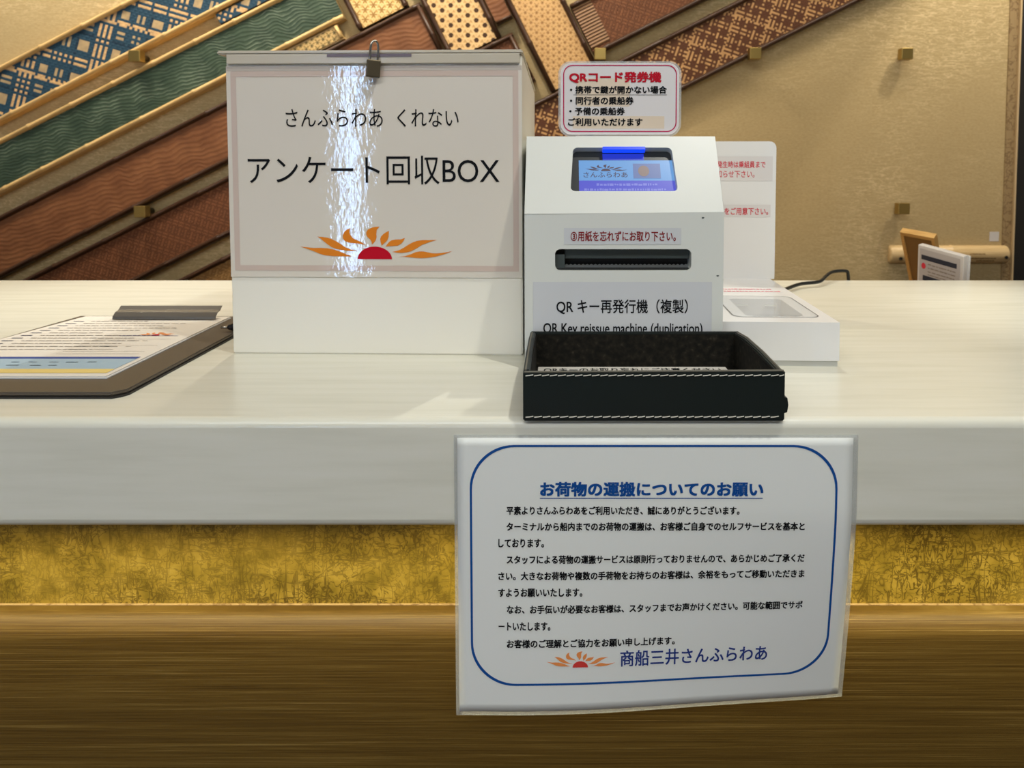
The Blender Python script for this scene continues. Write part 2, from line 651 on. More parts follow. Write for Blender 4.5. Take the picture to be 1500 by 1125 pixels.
def holed(bm, outer, inner, fn, depth, d0=0.0):
    """Face with a hole and walls running `depth` inwards from the hole's rim."""
    vo = [bm.verts.new(fn(u, v, d0)) for u, v in outer]
    vi = [bm.verts.new(fn(u, v, d0)) for u, v in inner]
    eo = [bm.edges.new((vo[i], vo[(i + 1) % len(vo)])) for i in range(len(vo))]
    ei = [bm.edges.new((vi[i], vi[(i + 1) % len(vi)])) for i in range(len(vi))]
    bmesh.ops.triangle_fill(bm, use_beauty=True, use_dissolve=False, edges=eo + ei)
    vb = [bm.verts.new(fn(u, v, d0 - depth)) for u, v in inner]
    n = len(vi)
    for i in range(n):
        j = (i + 1) % n
        bm.faces.new((vi[i], vi[j], vb[j], vb[i]))
    return vo, vb


def ring(bm, outer, inner, fn, h):
    a = [bm.verts.new(fn(u, v, h)) for u, v in outer]
    b = [bm.verts.new(fn(u, v, h)) for u, v in inner]
    n = len(a)
    for i in range(n):
        j = (i + 1) % n
        bm.faces.new((a[i], a[j], b[j], b[i]))
    return bm


def quad(bm, u0, v0, u1, v1, fn, h=0.0):
    bm.faces.new([bm.verts.new(fn(u, v, h)) for u, v in ((u0, v0), (u1, v0), (u1, v1), (u0, v1))])
    return bm


def poly(bm, pts, fn, h=0.0):
    bm.faces.new([bm.verts.new(fn(u, v, h)) for u, v in pts])
    return bm


def tube(bm, path, rad, n=10, cap=True):
    pts = [Vector(p) for p in path]
    rings = []
    up = Vector((0, 0, 1))
    prev = None
    for i, p in enumerate(pts):
        t = (pts[min(i + 1, len(pts) - 1)] - pts[max(i - 1, 0)]).normalized()
        if prev is None:
            ref = up if abs(t.dot(up)) < 0.9 else Vector((1, 0, 0))
            a = t.cross(ref).normalized()
        else:
            a = (prev - t * prev.dot(t)).normalized()
        prev = a
        b = t.cross(a)
        r = rad[i] if isinstance(rad, (list, tuple)) else rad
        rings.append([bm.verts.new(p + a * (r * math.cos(2 * PI * k / n)) + b * (r * math.sin(2 * PI * k / n))) for k in range(n)])
    for i in range(len(rings) - 1):
        for k in range(n):
            bm.faces.new((rings[i][k], rings[i][(k + 1) % n], rings[i + 1][(k + 1) % n], rings[i + 1][k]))
    if cap:
        bm.faces.new(list(reversed(rings[0])))
        bm.faces.new(rings[-1])
    bmesh.ops.recalc_face_normals(bm, faces=bm.faces)
    return bm


def smooth_path(pts, n=8):
    """Catmull-Rom through pts."""
    P = [Vector(p) for p in pts]
    P = [P[0] * 2 - P[1]] + P + [P[-1] * 2 - P[-2]]
    out = []
    for i in range(1, len(P) - 2):
        for k in range(n):
            t = k / n
            a, b, c, d = P[i - 1], P[i], P[i + 1], P[i + 2]
            out.append(0.5 * ((2 * b) + (c - a) * t + (2 * a - 5 * b + 4 * c - d) * t * t + (3 * b - a - 3 * c + d) * t ** 3))
    out.append(P[-2])
    return out


def front(y=0.0):
    """Face looking at -y: u = x, v = z, h = distance out of the face."""
    return lambda u, v, h=0.0: Vector((u, y - h, v))


def flat(z=0.0):
    """Face looking up: u = x, v = y."""
    return lambda u, v, h=0.0: Vector((u, v, z + h))


_text_cache = {}


def glyphs(body):
    if body not in _text_cache:
        c = bpy.data.curves.new('lettering', 'FONT')
        c.body = body
        c.size = 1.0
        c.resolution_u = 4
        c.fill_mode = 'FRONT'
        o = bpy.data.objects.new('lettering', c)
        COL.objects.link(o)
        bpy.context.view_layer.update()
        dg = bpy.context.evaluated_depsgraph_get()
        me = bpy.data.meshes.new_from_object(o.evaluated_get(dg))
        vs = [(v.co.x, v.co.y) for v in me.vertices]
        fs = [tuple(p.vertices) for p in me.polygons]
        bpy.data.objects.remove(o)
        bpy.data.meshes.remove(me)
        _text_cache[body] = (vs, fs)
    return _text_cache[body]


def lettering(body, rect, fn, mat, parent, bold=0.0, h=0.0004, name='lettering', mm=True):
    """Flat printed text whose ink fills rect (u0, v0, u1, v1); bold overprints it slightly shifted."""
    vs, fs = glyphs(body)
    k = 0.001 if mm else 1.0
    u0, v0, u1, v1 = [a * k for a in rect]
    b = bold
    x0 = min(v[0] for v in vs) - b; x1 = max(v[0] for v in vs) + b
    y0 = min(v[1] for v in vs) - b; y1 = max(v[1] for v in vs) + b
    bm = bmesh.new()
    for n_, (dx, dy) in enumerate(((0, 0),) if b <= 0.0 else ((-b, -b), (b, -b), (b, b), (-b, b))):
        bv = [bm.verts.new(fn(u0 + (x + dx - x0) / (x1 - x0) * (u1 - u0), v0 + (y + dy - y0) / (y1 - y0) * (v1 - v0), h + n_ * 0.00004)) for x, y in vs]
        for f in fs:
            try:
                bm.faces.new([bv[i] for i in f])
            except ValueError:
                pass
    return link_bm(name, bm, mat, parent)


PETALS = [
    [(0, 258), (60, 265), (120, 271), (185, 270), (250, 273), (310, 284), (370, 303), (425, 326), (480, 343), (430, 344), (380, 343), (300, 341), (230, 335), (180, 322), (130, 301), (60, 277)],
    [(160, 172), (210, 175), (260, 183), (300, 196), (340, 216), (385, 244), (420, 266), (470, 285), (530, 296), (455, 296), (380, 288), (335, 279), (290, 263), (255, 240), (220, 214), (190, 189)],
    [(465, 98), (430, 112), (408, 132), (394, 160), (396, 186), (410, 208), (440, 222), (500, 229), (555, 234), (600, 243), (555, 214), (510, 198), (480, 178), (462, 155), (455, 128)],
    [(732, 84), (690, 87), (655, 95), (625, 110), (610, 132), (610, 155), (622, 176), (645, 196), (658, 218), (660, 240), (680, 222), (696, 200), (704, 175), (702, 145), (706, 112)],
    [(818, 120), (790, 133), (765, 149), (744, 170), (736, 194), (741, 222), (750, 250), (766, 234), (785, 218), (803, 198), (814, 172)],
    [(962, 182), (925, 194), (880, 195), (842, 202), (818, 216), (800, 236), (785, 258), (812, 254), (845, 253), (895, 249), (930, 230), (950, 208)],
    [(1255, 198), (1185, 200), (1120, 200), (1072, 207), (1030, 221), (990, 242), (955, 264), (905, 290), (845, 303), (890, 310), (930, 312), (975, 307), (1015, 298), (1065, 273), (1120, 241), (1185, 217)],
    [(1395, 295), (1350, 303), (1300, 311), (1255, 315), (1215, 315), (1170, 306), (1130, 298), (1095, 298), (1055, 306), (1010, 325), (960, 340), (900, 348), (950, 345), (1010, 349), (1060, 355), (1110, 357), (1160, 354), (1235, 344), (1320, 322)],
]


def sun_emblem(rect, fn, petal_mat, disc_mat, parent, h=0.0004):
    u0, v0, u1, v1 = [a * 0.001 for a in rect]
    f = lambda x, y: (u0 + x / 1395 * (u1 - u0), v0 + (368 - y) / 284 * (v1 - v0))
    bm = bmesh.new()
    for p in PETALS:
        poly(bm, [f(x, y) for x, y in p], fn, h)
    link_bm('sun_petals', bm, petal_mat, parent)
    bm = bmesh.new()
    poly(bm, [f(685 + 157 * math.cos(PI * i / 24), 367 - 110 * math.sin(PI * i / 24)) for i in range(25)], fn, h)
    link_bm('sun_disc', bm, disc_mat, parent)


def dashes(bm, u0, u1, v, hgt, fn, seed, dmin=0.0012, dmax=0.004, gap=0.0008, h=0.0003):
    """A line of print too small to read."""
    r = random.Random(seed)
    u = u0
    while u < u1 - dmin:
        d = min(r.uniform(dmin, dmax), u1 - u)
        quad(bm, u, v - hgt * r.uniform(0.25, 0.5), u + d, v + hgt * r.uniform(0.25, 0.5), fn, h)
        u += d + gap * r.uniform(0.6, 1.6)


# ------------------------------------------------------------------ the setting
def struct(name, bm, mat):
    return tag(link_bm(name, bm, mat), kind='structure')


struct('floor', nbox(-3.4, 3.4, -4.6, 1.6, -0.05, 0.0), MAT['floor'])
struct('ceiling', nbox(-3.4, 3.4, -4.6, 1.6, 2.42, 2.47), MAT['ceiling'])
struct('wall_back', nbox(-3.4, 1.203, 1.45, 1.55, 0.0, 2.42), MAT['wallpaper'])
struct('trim_1', nbox(1.203, 1.227, 1.447, 1.55, 0.0, 2.42), MAT['edge_paper'])
struct('trim_2', nbox(1.227, 1.2315, 1.44, 1.55, 0.0, 2.42), MAT['pale_trim'])
struct('wall_right', nbox(1.2315, 3.4, 1.50, 1.55, 0.0, 2.42), MAT['dark_recess'])
bm = bmesh.new()
for a in ((-3.4, -1.555, 0, 2.42), (-1.415, 1.6, 0, 2.42), (-1.555, -1.415, 0, 0.45), (-1.555, -1.415, 1.86, 2.42)):
    box(bm, a[0], a[1], -3.62, -3.5, a[2], a[3])
struct('wall_rear', bm, MAT['ceiling'])
bm = bmesh.new()
for a in ((-1.555, -1.535, 0.45, 1.86), (-1.435, -1.415, 0.45, 1.86), (-1.535, -1.435, 0.45, 0.475), (-1.535, -1.435, 1.835, 1.86)):
    box(bm, a[0], a[1], -3.60, -3.48, a[2], a[3])
win = struct('window_1', bm, MAT['white_frame'])
link_bm('pane', nbox(-1.535, -1.435, -3.56, -3.55, 0.475, 1.835), MAT['daylight'], win)

# ------------------------------------------------------------------ reception counter
counter = thing('reception_counter', 'long white topped reception counter with gold recessed band and brown wood front', 'counter', (0, 0, 0))
bm = bmesh.new()
box(bm, -1.75, 1.75, 0.0, 0.6995, 0.8645, 0.95, 0.007, 4)
link_bm('worktop', bm, MAT['worktop'], counter, True)
for p in counter.children[0].data.polygons:
    p.use_smooth = p.area < 0.06
link_bm('gold_band', nbox(-1.74, 1.74, 0.062, 0.072, 0.74, 0.866), MAT['gold'], counter)
bm = bmesh.new()
prof = [(0.0625, 0.0), (0.0625, 0.7665), (0.054, 0.7665)]
prof += [(0.054 - 0.014 * math.sin(PI / 2 * i / 12), 0.7665 - 0.018 * (1 - math.cos(PI / 2 * i / 12))) for i in range(1, 13)] + [(0.040, 0.0)]
prism(bm, prof, lambda u, v, d: Vector((d, u, v)), -1.74, 1.74)
link_bm('wood_front', bm, MAT['wood_front'], counter)
link_bm('lit_edge_line', nbox(-1.74, 1.74, 0.0600, 0.0620, 0.7660, 0.7672), MAT['edge_paper'], counter)  # added pale strip, paints in the bright lit line along the ledge edge
link_bm('rear_panel', nbox(-1.74, 1.74, 0.655, 0.675, 0.0, 0.866), MAT['desk'], counter)
link_bm('led_strip', nbox(-1.74, 1.74, 0.009, 0.022, 0.8642, 0.8655), MAT['led'], counter)

# ------------------------------------------------------------------ bamboo wall panels
TH = math.radians(26.5)
EV = Vector((math.cos(TH), 0, math.sin(TH)))
NV = Vector((-math.sin(TH), 0, math.cos(TH)))
YB = 1.4495


def rail(length, r=0.0075, seed=0):
    """Split-bamboo rail along x with swollen nodes."""
    rr = random.Random(seed)
    nodes = []
    x = rr.uniform(0.02, 0.1)
    while x < length:
        nodes.append(x)
        x += rr.uniform(0.11, 0.17)
    xs = [0.0]
    for q in nodes:
        for d, in ((-0.006,), (-0.0015,), (0.0015,), (0.006,)):
            if 0 < q + d < length:
                xs.append(q + d)
    xs.append(length)
    xs = sorted(set(xs))
    bm = bmesh.new()
    rings = []
    for x in xs:
        k = 1.0
        for q in nodes:
            if abs(x - q) < 0.004:
                k = 1.16
        rings.append([bm.verts.new((x, -0.013 * k * math.sin(PI * i / 8) - 0.0, r * k * math.cos(PI * i / 8))) for i in range(9)])
    for i in range(len(rings) - 1):
        for q in range(8):
            bm.faces.new((rings[i][q], rings[i][q + 1], rings[i + 1][q + 1], rings[i + 1][q]))
        bm.faces.new((rings[i][8], rings[i][0], rings[i + 1][0], rings[i + 1][8]))
    bm.faces.new(rings[0])
    bm.faces.new(list(reversed(rings[-1])))
    bmesh.ops.recalc_face_normals(bm, faces=bm.faces)
    return bm


def panel(label, s0, s1, n0, n1, weave, railmat, cross=False, ends=(False, False), rails=(True, True), extra=None, rw=0.0075):
    """Bamboo strip panel in the slanted wall grid: s along the slope, n across it."""
    c = EV * ((s0 + s1) / 2) + NV * ((n0 + n1) / 2)
    if cross:
        L, W, ang = n1 - n0, s1 - s0, math.radians(63.5)
    else:
        L, W, ang = s1 - s0, n1 - n0, -TH
    t = thing('woven_bamboo_art', label, 'wall panel', (c.x, YB, c.z), (0, ang, 0), 'woven bamboo strips on the wall')
    link_bm('weave', nbox(-L / 2, L / 2, -0.024, -0.001, -W / 2 + rw, W / 2 - rw), MAT[weave], t)
    link_bm('backing_frame', nbox(-L / 2, L / 2, -0.020, 0.0, -W / 2 + 0.001, W / 2 - 0.001), MAT[railmat], t)
    for k, sg in enumerate((-1, 1)):
        if rails[k]:
            o = link_bm('rail', rail(L, rw, hash((round(s0 * 100), sg)) % 1000), MAT[railmat], t, True)
            o.location = (-L / 2, -0.020, sg * (W / 2 - rw))
    for k, sg in enumerate((-1, 1)):
        if ends[k]:
            o = link_bm('end_rail', rail(W - 2 * rw, rw, 5 + k), MAT[railmat], t, True)
            o.location = (sg * (L / 2 - rw), -0.0205, W / 2 - rw)
            o.rotation_euler = (0, PI / 2, 0)
    if extra:
        extra(t, L, W)
    return t


panel('blue and tan plaid bamboo panel, topmost slanting strip at far left of wall', -1.25, 0.10, 1.793, 1.926, 'blue_plaid', 'light_bamboo')
panel('short narrow blue plaid bamboo strip wedged above the green wave panel', -0.125, 0.10, 1.7585, 1.7915, 'blue_plaid', 'dark_bamboo', rails=(False, False), rw=0.003)
panel('long green wavy bamboo panel with pale rails, slanting above the white box', -1.25, 0.176, 1.626, 1.757, 'green_wave', 'light_bamboo')
panel('brown wavy bamboo panel with dark rails, second strip below the green panel line', -1.40, 0.372, 1.428, 1.577, 'brown_wave', 'dark_bamboo', ends=(False, True))
panel('dark brown finely woven panel directly below the long brown wavy panel', -1.45, 0.555, 1.255, 1.398, 'brown_weave', 'dark_bamboo', ends=(False, True))
panel('tan finely woven panel lowest at left, just above the counter edge', -1.30, 0.10, 1.06, 1.211, 'tan_weave', 'dark_bamboo')
panel('brown and tan plaid panel running up to the right behind the red bordered card', 0.14, 1.62, 1.058, 1.207, 'brown_plaid', 'dark_bamboo')


def fan(t, L, W):
    link_bm('ribbed_slats', nbox(-L / 2 + 0.001, -L / 2 + 0.055, -0.0255, -0.02, -0.055, W / 2 - 0.008), MAT['fan_slats'], t)


panel('dark brown woven panel with ribbed slats at its left end, above the plaid one', 0.724, 1.50, 1.243, 1.395, 'brown_weave', 'dark_bamboo', extra=fan)
panel('pale star patterned bamboo panel with bold weave, above the padlock', 0.194, 0.343, 1.583, 1.80, 'bold_star_weave', 'dark_bamboo', True)
panel('tan bamboo panel pierced with round holes, slanting down behind the white box top', 0.376, 0.526, 1.402, 1.80, 'hole_weave', 'dark_bamboo', True)
panel('tan bamboo panel of small flower stars slanting down to the red bordered card', 0.577, 0.720, 1.211, 1.80, 'star_weave', 'dark_bamboo', True)
panel('short pale dashed hexagon strip tucked below the green panel end', -0.02, 0.150, 1.581, 1.6245, 'hex_dash_weave', 'light_bamboo', ends=(False, True), rails=(False, False), rw=0.005)
panel('small brown wavy piece between the pierced panel and the flower star panel', 0.529, 0.574, 1.432, 1.58, 'brown_wave', 'dark_bamboo', rails=(True, False), rw=0.005)

for lab, x, z, stem in (('brass standoff cube under the blue plaid panel', -1.1084, 1.4317, 0),
                        ('brass standoff cube under the long brown wavy panel at left', -1.1073, 1.0246, 0),
                        ('brass standoff cube just above the red bordered card', 0.1055, 1.437, 0),
                        ('brass standoff cube at the lower edge of the plaid panel on the right', 0.5101, 1.4387, 0),
                        ('upper of the two brass standoff cubes on the bare wall at right', 0.9146, 1.4405, 1),
                        ('lower of the two brass standoff cubes on the bare wall, above the bamboo plaque', 0.9167, 1.0317, 1)):
    t = thing('brass_standoff', lab, 'standoff', (x, 1.4499, z), (0, 0, 0), 'brass standoffs on the wall')
    link_bm('cube_head', nbox(-0.0150, 0.0150, -0.061 + stem * 0.02, -0.035 + stem * 0.02, -0.0150, 0.0150, bev=0.0015), MAT['brass'], t)
    bm = bmesh.new()
    tube(bm, [(0, -0.038 + stem * 0.02, 0), (0, 0.0, 0)], 0.008, 14)
    link_bm('stem', bm, MAT['brass_stem'], t, True)

# bamboo plaque, screwed to the wall
t = thing('bamboo_plaque', 'split bamboo plaque with two screws on wall at right, engraved with tiny writing', 'plaque', (1.055, 1.4495, 0.9055))
bm = bmesh.new()
xs = [-0.161, -0.160, -0.156, 0.004, 0.007, 0.009, 0.012, 0.155, 0.160, 0.161]
rs = [0.018, 0.022, 0.0245, 0.0245, 0.0257, 0.0257, 0.0245, 0.0245, 0.022, 0.018]
rings = [[bm.verts.new((x, -0.92 * r * math.sin(PI * i / 14), r * math.cos(PI * i / 14))) for i in range(15)] for x, r in zip(xs, rs)]
for i in range(len(rings) - 1):
    for q in range(14):
        bm.faces.new((rings[i][q], rings[i][q + 1], rings[i + 1][q + 1], rings[i + 1][q]))
    bm.faces.new((rings[i][14], rings[i][0], rings[i + 1][0], rings[i + 1][14]))
bm.faces.new(rings[0]); bm.faces.new(list(reversed(rings[-1])))
bmesh.ops.recalc_face_normals(bm, faces=bm.faces)
link_bm('tube_half', bm, MAT['plaque_bamboo'], t, True)
for x, z in ((-0.136, -0.009), (0.148, -0.006)):
    bm = bmesh.new()
    tube(bm, [(x, -0.012, z), (x, -0.0245, z)], 0.0045, 12)
    link_bm('screw', bm, MAT['black_plastic'], t)
bm = bmesh.new()
fb = lambda u, v, h=0.0: Vector((u, -0.92 * math.sqrt(max(0.0, 0.0245 ** 2 - v * v)) - 0.0004 - h, v))
dashes(bm, 0.050, 0.092, 0.003, 0.003, fb, 3)
dashes(bm, 0.052, 0.120, -0.009, 0.004, fb, 4)
dashes(bm, 0.070, 0.120, -0.016, 0.004, fb, 5)
link_bm('engraving', bm, MAT['frame_back'], t)
tag(link_bm('wall_sticker', nbox(1.1690, 1.1945, 1.4492, 1.4499, 0.941, 0.9665), MAT['white_frame']),
    'small square white sticker on the wall above the bamboo plaque', 'sticker')

# ------------------------------------------------------------------ survey collection box
a = math.radians(-1.6)
BX = thing('survey_box', 'white acrylic survey collection box with lid and laminated label on the counter', 'box', (-0.1878, 0.1955, 0.95), (0, 0, a))
D = 0.205
W0, W1 = -0.1495, 0.1500
bm = bmesh.new()
prof = [(0.0, 0.0), (D, 0.0), (D, 0.205), (D * 0.985, 0.272), (0.008, 0.3045), (0.0, 0.3045)]
prism(bm, [(0.0, 0.0), (D, 0.0), (D, 0.2870), (0.012, 0.3045), (0.0, 0.3045)], lambda u, v, d: Vector((d, u, v)), W0, W1)
bmesh.ops.bevel(bm, geom=bm.edges[:], offset=0.0012, segments=2, affect='EDGES')
link_bm('body', bm, MAT['box_white'], BX)
bm = bmesh.new()
prism(bm, [(-0.004, 0.3050), (0.012, 0.3050), (D + 0.002, 0.2874), (D + 0.002, 0.2908), (0.012, 0.3090), (-0.004, 0.3090)],
      lambda u, v, d: Vector((d, u, v)), W0 - 0.0075, W1 + 0.001)
bmesh.ops.bevel(bm, geom=bm.edges[:], offset=0.0012, segments=2, affect='EDGES')
lid = link_bm('lid', bm, MAT['box_lid'], BX)
bm = nbox(W0 + 0.002, W1 - 0.002, -0.004, -0.0002, 0.2955, 0.3052, bev=0.0008)
link_bm('lid_flange', bm, MAT['box_lid'], lid)
link_bm('hasp_slot', nbox(-0.045, 0.040, -0.0046, -0.0038, 0.3022, 0.3050), MAT['slot'], lid)

fn = front(0.0)
bm = nbox(-0.1490, 0.1497, -0.0016, -0.0001, 0.0800, 0.2935)
lab = link_bm('label_sheet', bm, MAT['film'], BX)
bf = front(-0.0016)
bm = bmesh.new()
ring(bm, rrect(-0.1445, 0.0865, 0.1465, 0.2885, 0.001), rrect(-0.1390, 0.0920, 0.1410, 0.2830, 0.001), bf, 0.0003)
link_bm('dotted_border', bm, MAT['dots'], lab)
bm = bmesh.new()
quad(bm, -0.149, 0.2888, 0.1497, 0.2935, bf, 0.0002)
link_bm('film_edge', bm, MAT['tape'], lab)
lettering('さんふらわあ', (-88.9, 232.7, 9.6, 250.4), bf, MAT['ink'], lab, -0.006)
lettering('くれない', (24.6, 232.5, 86.3, 250.2), bf, MAT['ink'], lab, -0.006)
lettering('アンケート回収BOX', (-128.8, 174.6, 127.3, 203.6), bf, MAT['ink'], lab, -0.002)
sun_emblem((-76.9, 98.5, 79.1, 131.8), bf, MAT['orange'], MAT['sun_red'], lab)

# padlock through the lid flange
LK = thing('padlock', 'small dark brass padlock hanging from the lid of the white box', 'padlock', (-0.1868, 0.1885, 1.2312), (0, math.radians(4), math.radians(24)))
bm = nbox(-0.0066, 0.0066, -0.0052, 0.0002, 0.0, 0.0172, bev=0.0009)
link_bm('body', bm, MAT['lock_body'], LK)
bm = bmesh.new()
tube(bm, smooth_path([(-0.0038, -0.0024, 0.0165), (-0.0038, -0.0024, 0.027), (-0.0030, -0.0024, 0.0335), (0.0, -0.0024, 0.0362), (0.0030, -0.0024, 0.0335), (0.0038, -0.0024, 0.027), (0.0038, -0.0024, 0.0165)], 5), 0.00125, 8)
link_bm('shackle', bm, MAT['steel'], LK, True)

# ------------------------------------------------------------------ ticket machine
MC = thing('ticket_machine', 'off white key card reissue machine with small blue screen and paper slot', 'ticket machine', (0.0607, 0.14, 0.95))
HW, HT = 0.0940, 0.0935
ZS, ZT, YT, YD = 0.149, 0.2226, 0.043, 0.19
bm = bmesh.new()
ff = front(0.0)
slot_pts = rrect(-0.0652, 0.0945, 0.0636, 0.1148, 0.005)
vo, vb = holed(bm, [(-HW, 0.0), (HW, 0.0), (HW, ZS + 0.001), (-HW, ZS - 0.001)], slot_pts, ff, 0.024)
SV = Vector((0, YT, ZT - ZS)).normalized()
SN = Vector((0, -SV.z, SV.y))
SL = math.hypot(YT, ZT - ZS)
fs = lambda u, v, h=0.0: Vector((u, 0, ZS)) + SV * v + SN * h
scr = rrect(-0.0490, 0.0234, 0.0508, 0.0722, 0.0045)
scr = [(u * (1.03 - 0.06 * (v - 0.0234) / 0.049), v) for u, v in scr]
vo2, vb2 = holed(bm, [(-HW, -0.001), (HW, 0.001), (HT, SL), (-HT, SL)], scr, fs, 0.008)
for s in (-1, 1):
    pts = [(0, 0), (0, ZS + s * 0.001), (YT, ZT), (YD, ZT), (YD, 0)]
    bm.faces.new([bm.verts.new((s * (HT if (y >= YT and z > ZS + .01) else HW), y, z)) for y, z in pts])
bm.faces.new([bm.verts.new(p) for p in ((-HT, YT, ZT), (HT, YT, ZT), (HT, YD, ZT), (-HT, YD, ZT))])
bm.faces.new([bm.verts.new(p) for p in ((-HW, YD, 0), (HW, YD, 0), (HT, YD, ZT), (-HT, YD, ZT))])
bm.faces.new([bm.verts.new(p) for p in ((-HW, 0, 0), (HW, 0, 0), (HW, YD, 0), (-HW, YD, 0))])
bmesh.ops.remove_doubles(bm, verts=bm.verts, dist=0.00005)
bmesh.ops.recalc_face_normals(bm, faces=bm.faces)
link_bm('housing', bm, MAT['machine'], MC)
# paper slot interior
ps = link_bm('paper_slot', nbox(-0.0660, 0.0645, 0.022, 0.0242, 0.0935, 0.1158), MAT['black_plastic'], MC)
link_bm('roller_cover', nbox(-0.0560, 0.0636, 0.010, 0.0215, 0.1045, 0.1146, bev=0.001), MAT['grey_plastic'], ps)
link_bm('slot_side', nbox(-0.0650, -0.0560, 0.006, 0.0215, 0.0950, 0.1090), MAT['grey_plastic'], ps)
bm = bmesh.new()
n = 60
top = []
pts = [(-0.056, 0.0955)] + [(-0.056 + 0.1185 * i / n, 0.0985 + (0.0008 if i % 2 else -0.0004)) for i in range(n + 1)] + [(0.0625, 0.0955)]
prism(bm, pts, front(0.012), 0.0, 0.001)
link_bm('cutter_edge', bm, MAT['saw_edge'], ps)
link_bm('slot_tray', nbox(-0.0650, 0.0634, 0.003, 0.0215, 0.0947, 0.0962), MAT['black_plastic'], ps)
# screen
bm = bmesh.new()
prism(bm, [(-0.0535, 0.0215), (0.0545, 0.0215), (0.0535, 0.0740), (-0.0515, 0.0740)], fs, -0.0095, -0.0080)
sn = link_bm('screen', bm, MAT['bezel'], MC)
q = lambda rect, h: quad(bmesh.new(), rect[0] / 1000, rect[1] / 1000, rect[2] / 1000, rect[3] / 1000, fs, h)
link_bm('display_header', q((-42.0, 39.2, 51.5, 62.1), -0.0076), MAT['lcd_light'], sn)
link_bm('display_footer', q((-42.0, 23.8, 52.5, 39.2), -0.0076), MAT['lcd_violet'], sn)
link_bm('lit_tab', q((-18.4, 62.1, 22.5, 69.6), -0.0074), MAT['lcd_deep'], sn)
bm = bmesh.new()
prism(bm, [(-0.0186, 0.0698), (0.0235, 0.0698), (0.0232, 0.0730), (-0.0184, 0.0730)], fs, -0.0060, 0.0006)
link_bm('lit_tab_edge', bm, MAT['lcd_bar'], sn)
sun_emblem((-36.2, 49.6, 5.9, 57.0), fs, MAT['lcd_dark'], MAT['lcd_dark'], sn, -0.0072)
lettering('さんふらわあ', (-37.6, 42.6, 5.6, 48.4), fs, MAT['lcd_dark'], sn, 0.004, -0.0072)
link_bm('picture', q((11.2, 41.4, 38.0, 58.2), -0.0073), MAT['lcd_picture'], sn)
bm = bmesh.new()
poly(bm, [(0.0215 + 0.0055 * math.cos(2 * PI * i / 20), 0.0497 + 0.0062 * math.sin(2 * PI * i / 20)) for i in range(20)], fs, -0.0071)
link_bm('picture_shape', bm, MAT['lcd_tan'], sn)
bm = bmesh.new()
dashes(bm, -0.025, 0.034, 0.0345, 0.0030, fs, 11, h=-0.0072)
dashes(bm, -0.037, 0.042, 0.0290, 0.0030, fs, 12, h=-0.0072)
link_bm('display_print', bm, MAT['lcd_mark'], sn)
# stickers
bm = bmesh.new(); quad(bm, -0.0568, 0.1193, 0.0538, 0.1348, ff, 0.0003)
st = link_bm('instruction_sticker', bm, MAT['sticker'], MC)
lettering('③用紙を忘れずにお取り下さい。', (-50.4, 122.2, 48.6, 132.0), ff, MAT['ink_dark_red'], st, 0.016, 0.0005)
bm = bmesh.new(); quad(bm, -0.0860, 0.0220, 0.0833, 0.0836, ff, 0.0003)
nm = link_bm('name_sticker', bm, MAT['sticker'], MC)
lettering('QR キー再発行機（複製）', (-63.9, 53.0, 60.6, 67.3), ff, MAT['ink'], nm, 0.012, 0.0005)
lettering('QR Key reissue machine (duplication)', (-76.3, 31.6, 74.7, 44.5), ff, MAT['ink'], nm, 0.012, 0.0005)
for u, v, q_ in ((0.074, 0.1445, 0.0022), (0.0885, 0.0896, 0.0018)):
    bm = bmesh.new()
    poly(bm, [(u + q_ * random.uniform(.5, 1) * math.cos(k), v + q_ * 0.5 * random.uniform(.5, 1) * math.sin(k)) for k in [i * PI / 4 for i in range(8)]], ff, 0.0003)
    link_bm('scuff_mark', bm, MAT['grey_plastic'], MC)

# card standing on the machine
CD = thing('notice_card', 'rounded laminated card with magenta border standing on top of the ticket machine', 'notice card', (0.060, 0.192, 1.1727))
cf = front(0.0)
bm = bmesh.new()
prism(bm, rrect(-0.0614, 0.0002, 0.0619, 0.0752, 0.0125, 8), cf, -0.003, 0.0)
link_bm('laminated_sleeve', bm, MAT['laminate'], CD)
bm = bmesh.new()
prism(bm, rrect(-0.0592, 0.0020, 0.0597, 0.0734, 0.011, 8), cf, -0.0022, 0.0002)
cp = link_bm('card_sheet', bm, MAT['card_paper'], CD)
bm = bmesh.new()
ring(bm, rrect(-0.0566, 0.0047, 0.0572, 0.0715, 0.0095, 8), rrect(-0.0556, 0.0057, 0.0562, 0.0705, 0.0085, 8), cf, 0.0005)
link_bm('border_line', bm, MAT['magenta'], cp)
bm = bmesh.new()
quad(bm, -0.043, 0.030, 0.010, 0.058, cf, 0.0003); quad(bm, -0.047, 0.008, 0.045, 0.0205, cf, 0.0003)
link_bm('backing_patch', bm, MAT['card_back'], cp)
lettering('QRコード発券機', (-50.5, 53.4, 41.7, 64.8), cf, MAT['ink_red'], cp, 0.036, 0.0006)
lettering('・携帯で鍵が開かない場合', (-49.8, 42.9, 47.2, 50.6), cf, MAT['ink'], cp, 0.028, 0.0006)
lettering('・同行者の乗船券', (-49.8, 31.8, 14.0, 39.9), cf, MAT['ink'], cp, 0.028, 0.0006)
lettering('・予備の乗船券', (-50.5, 21.4, 5.2, 29.3), cf, MAT['ink'], cp, 0.028, 0.0006)
lettering('ご利用いただけます', (-51.8, 10.6, 23.0, 18.6), cf, MAT['ink'], cp, 0.028, 0.0006)
bm = bmesh.new(); quad(bm, -0.0464, 0.0415, 0.0473, 0.0419, cf, 0.0006)
link_bm('underline', bm, MAT['ink'], cp)
link_bm('tape_tab', nbox(-0.044, 0.050, -0.0030, 0.012, 0.0, 0.0006), MAT['sticker'], CD)

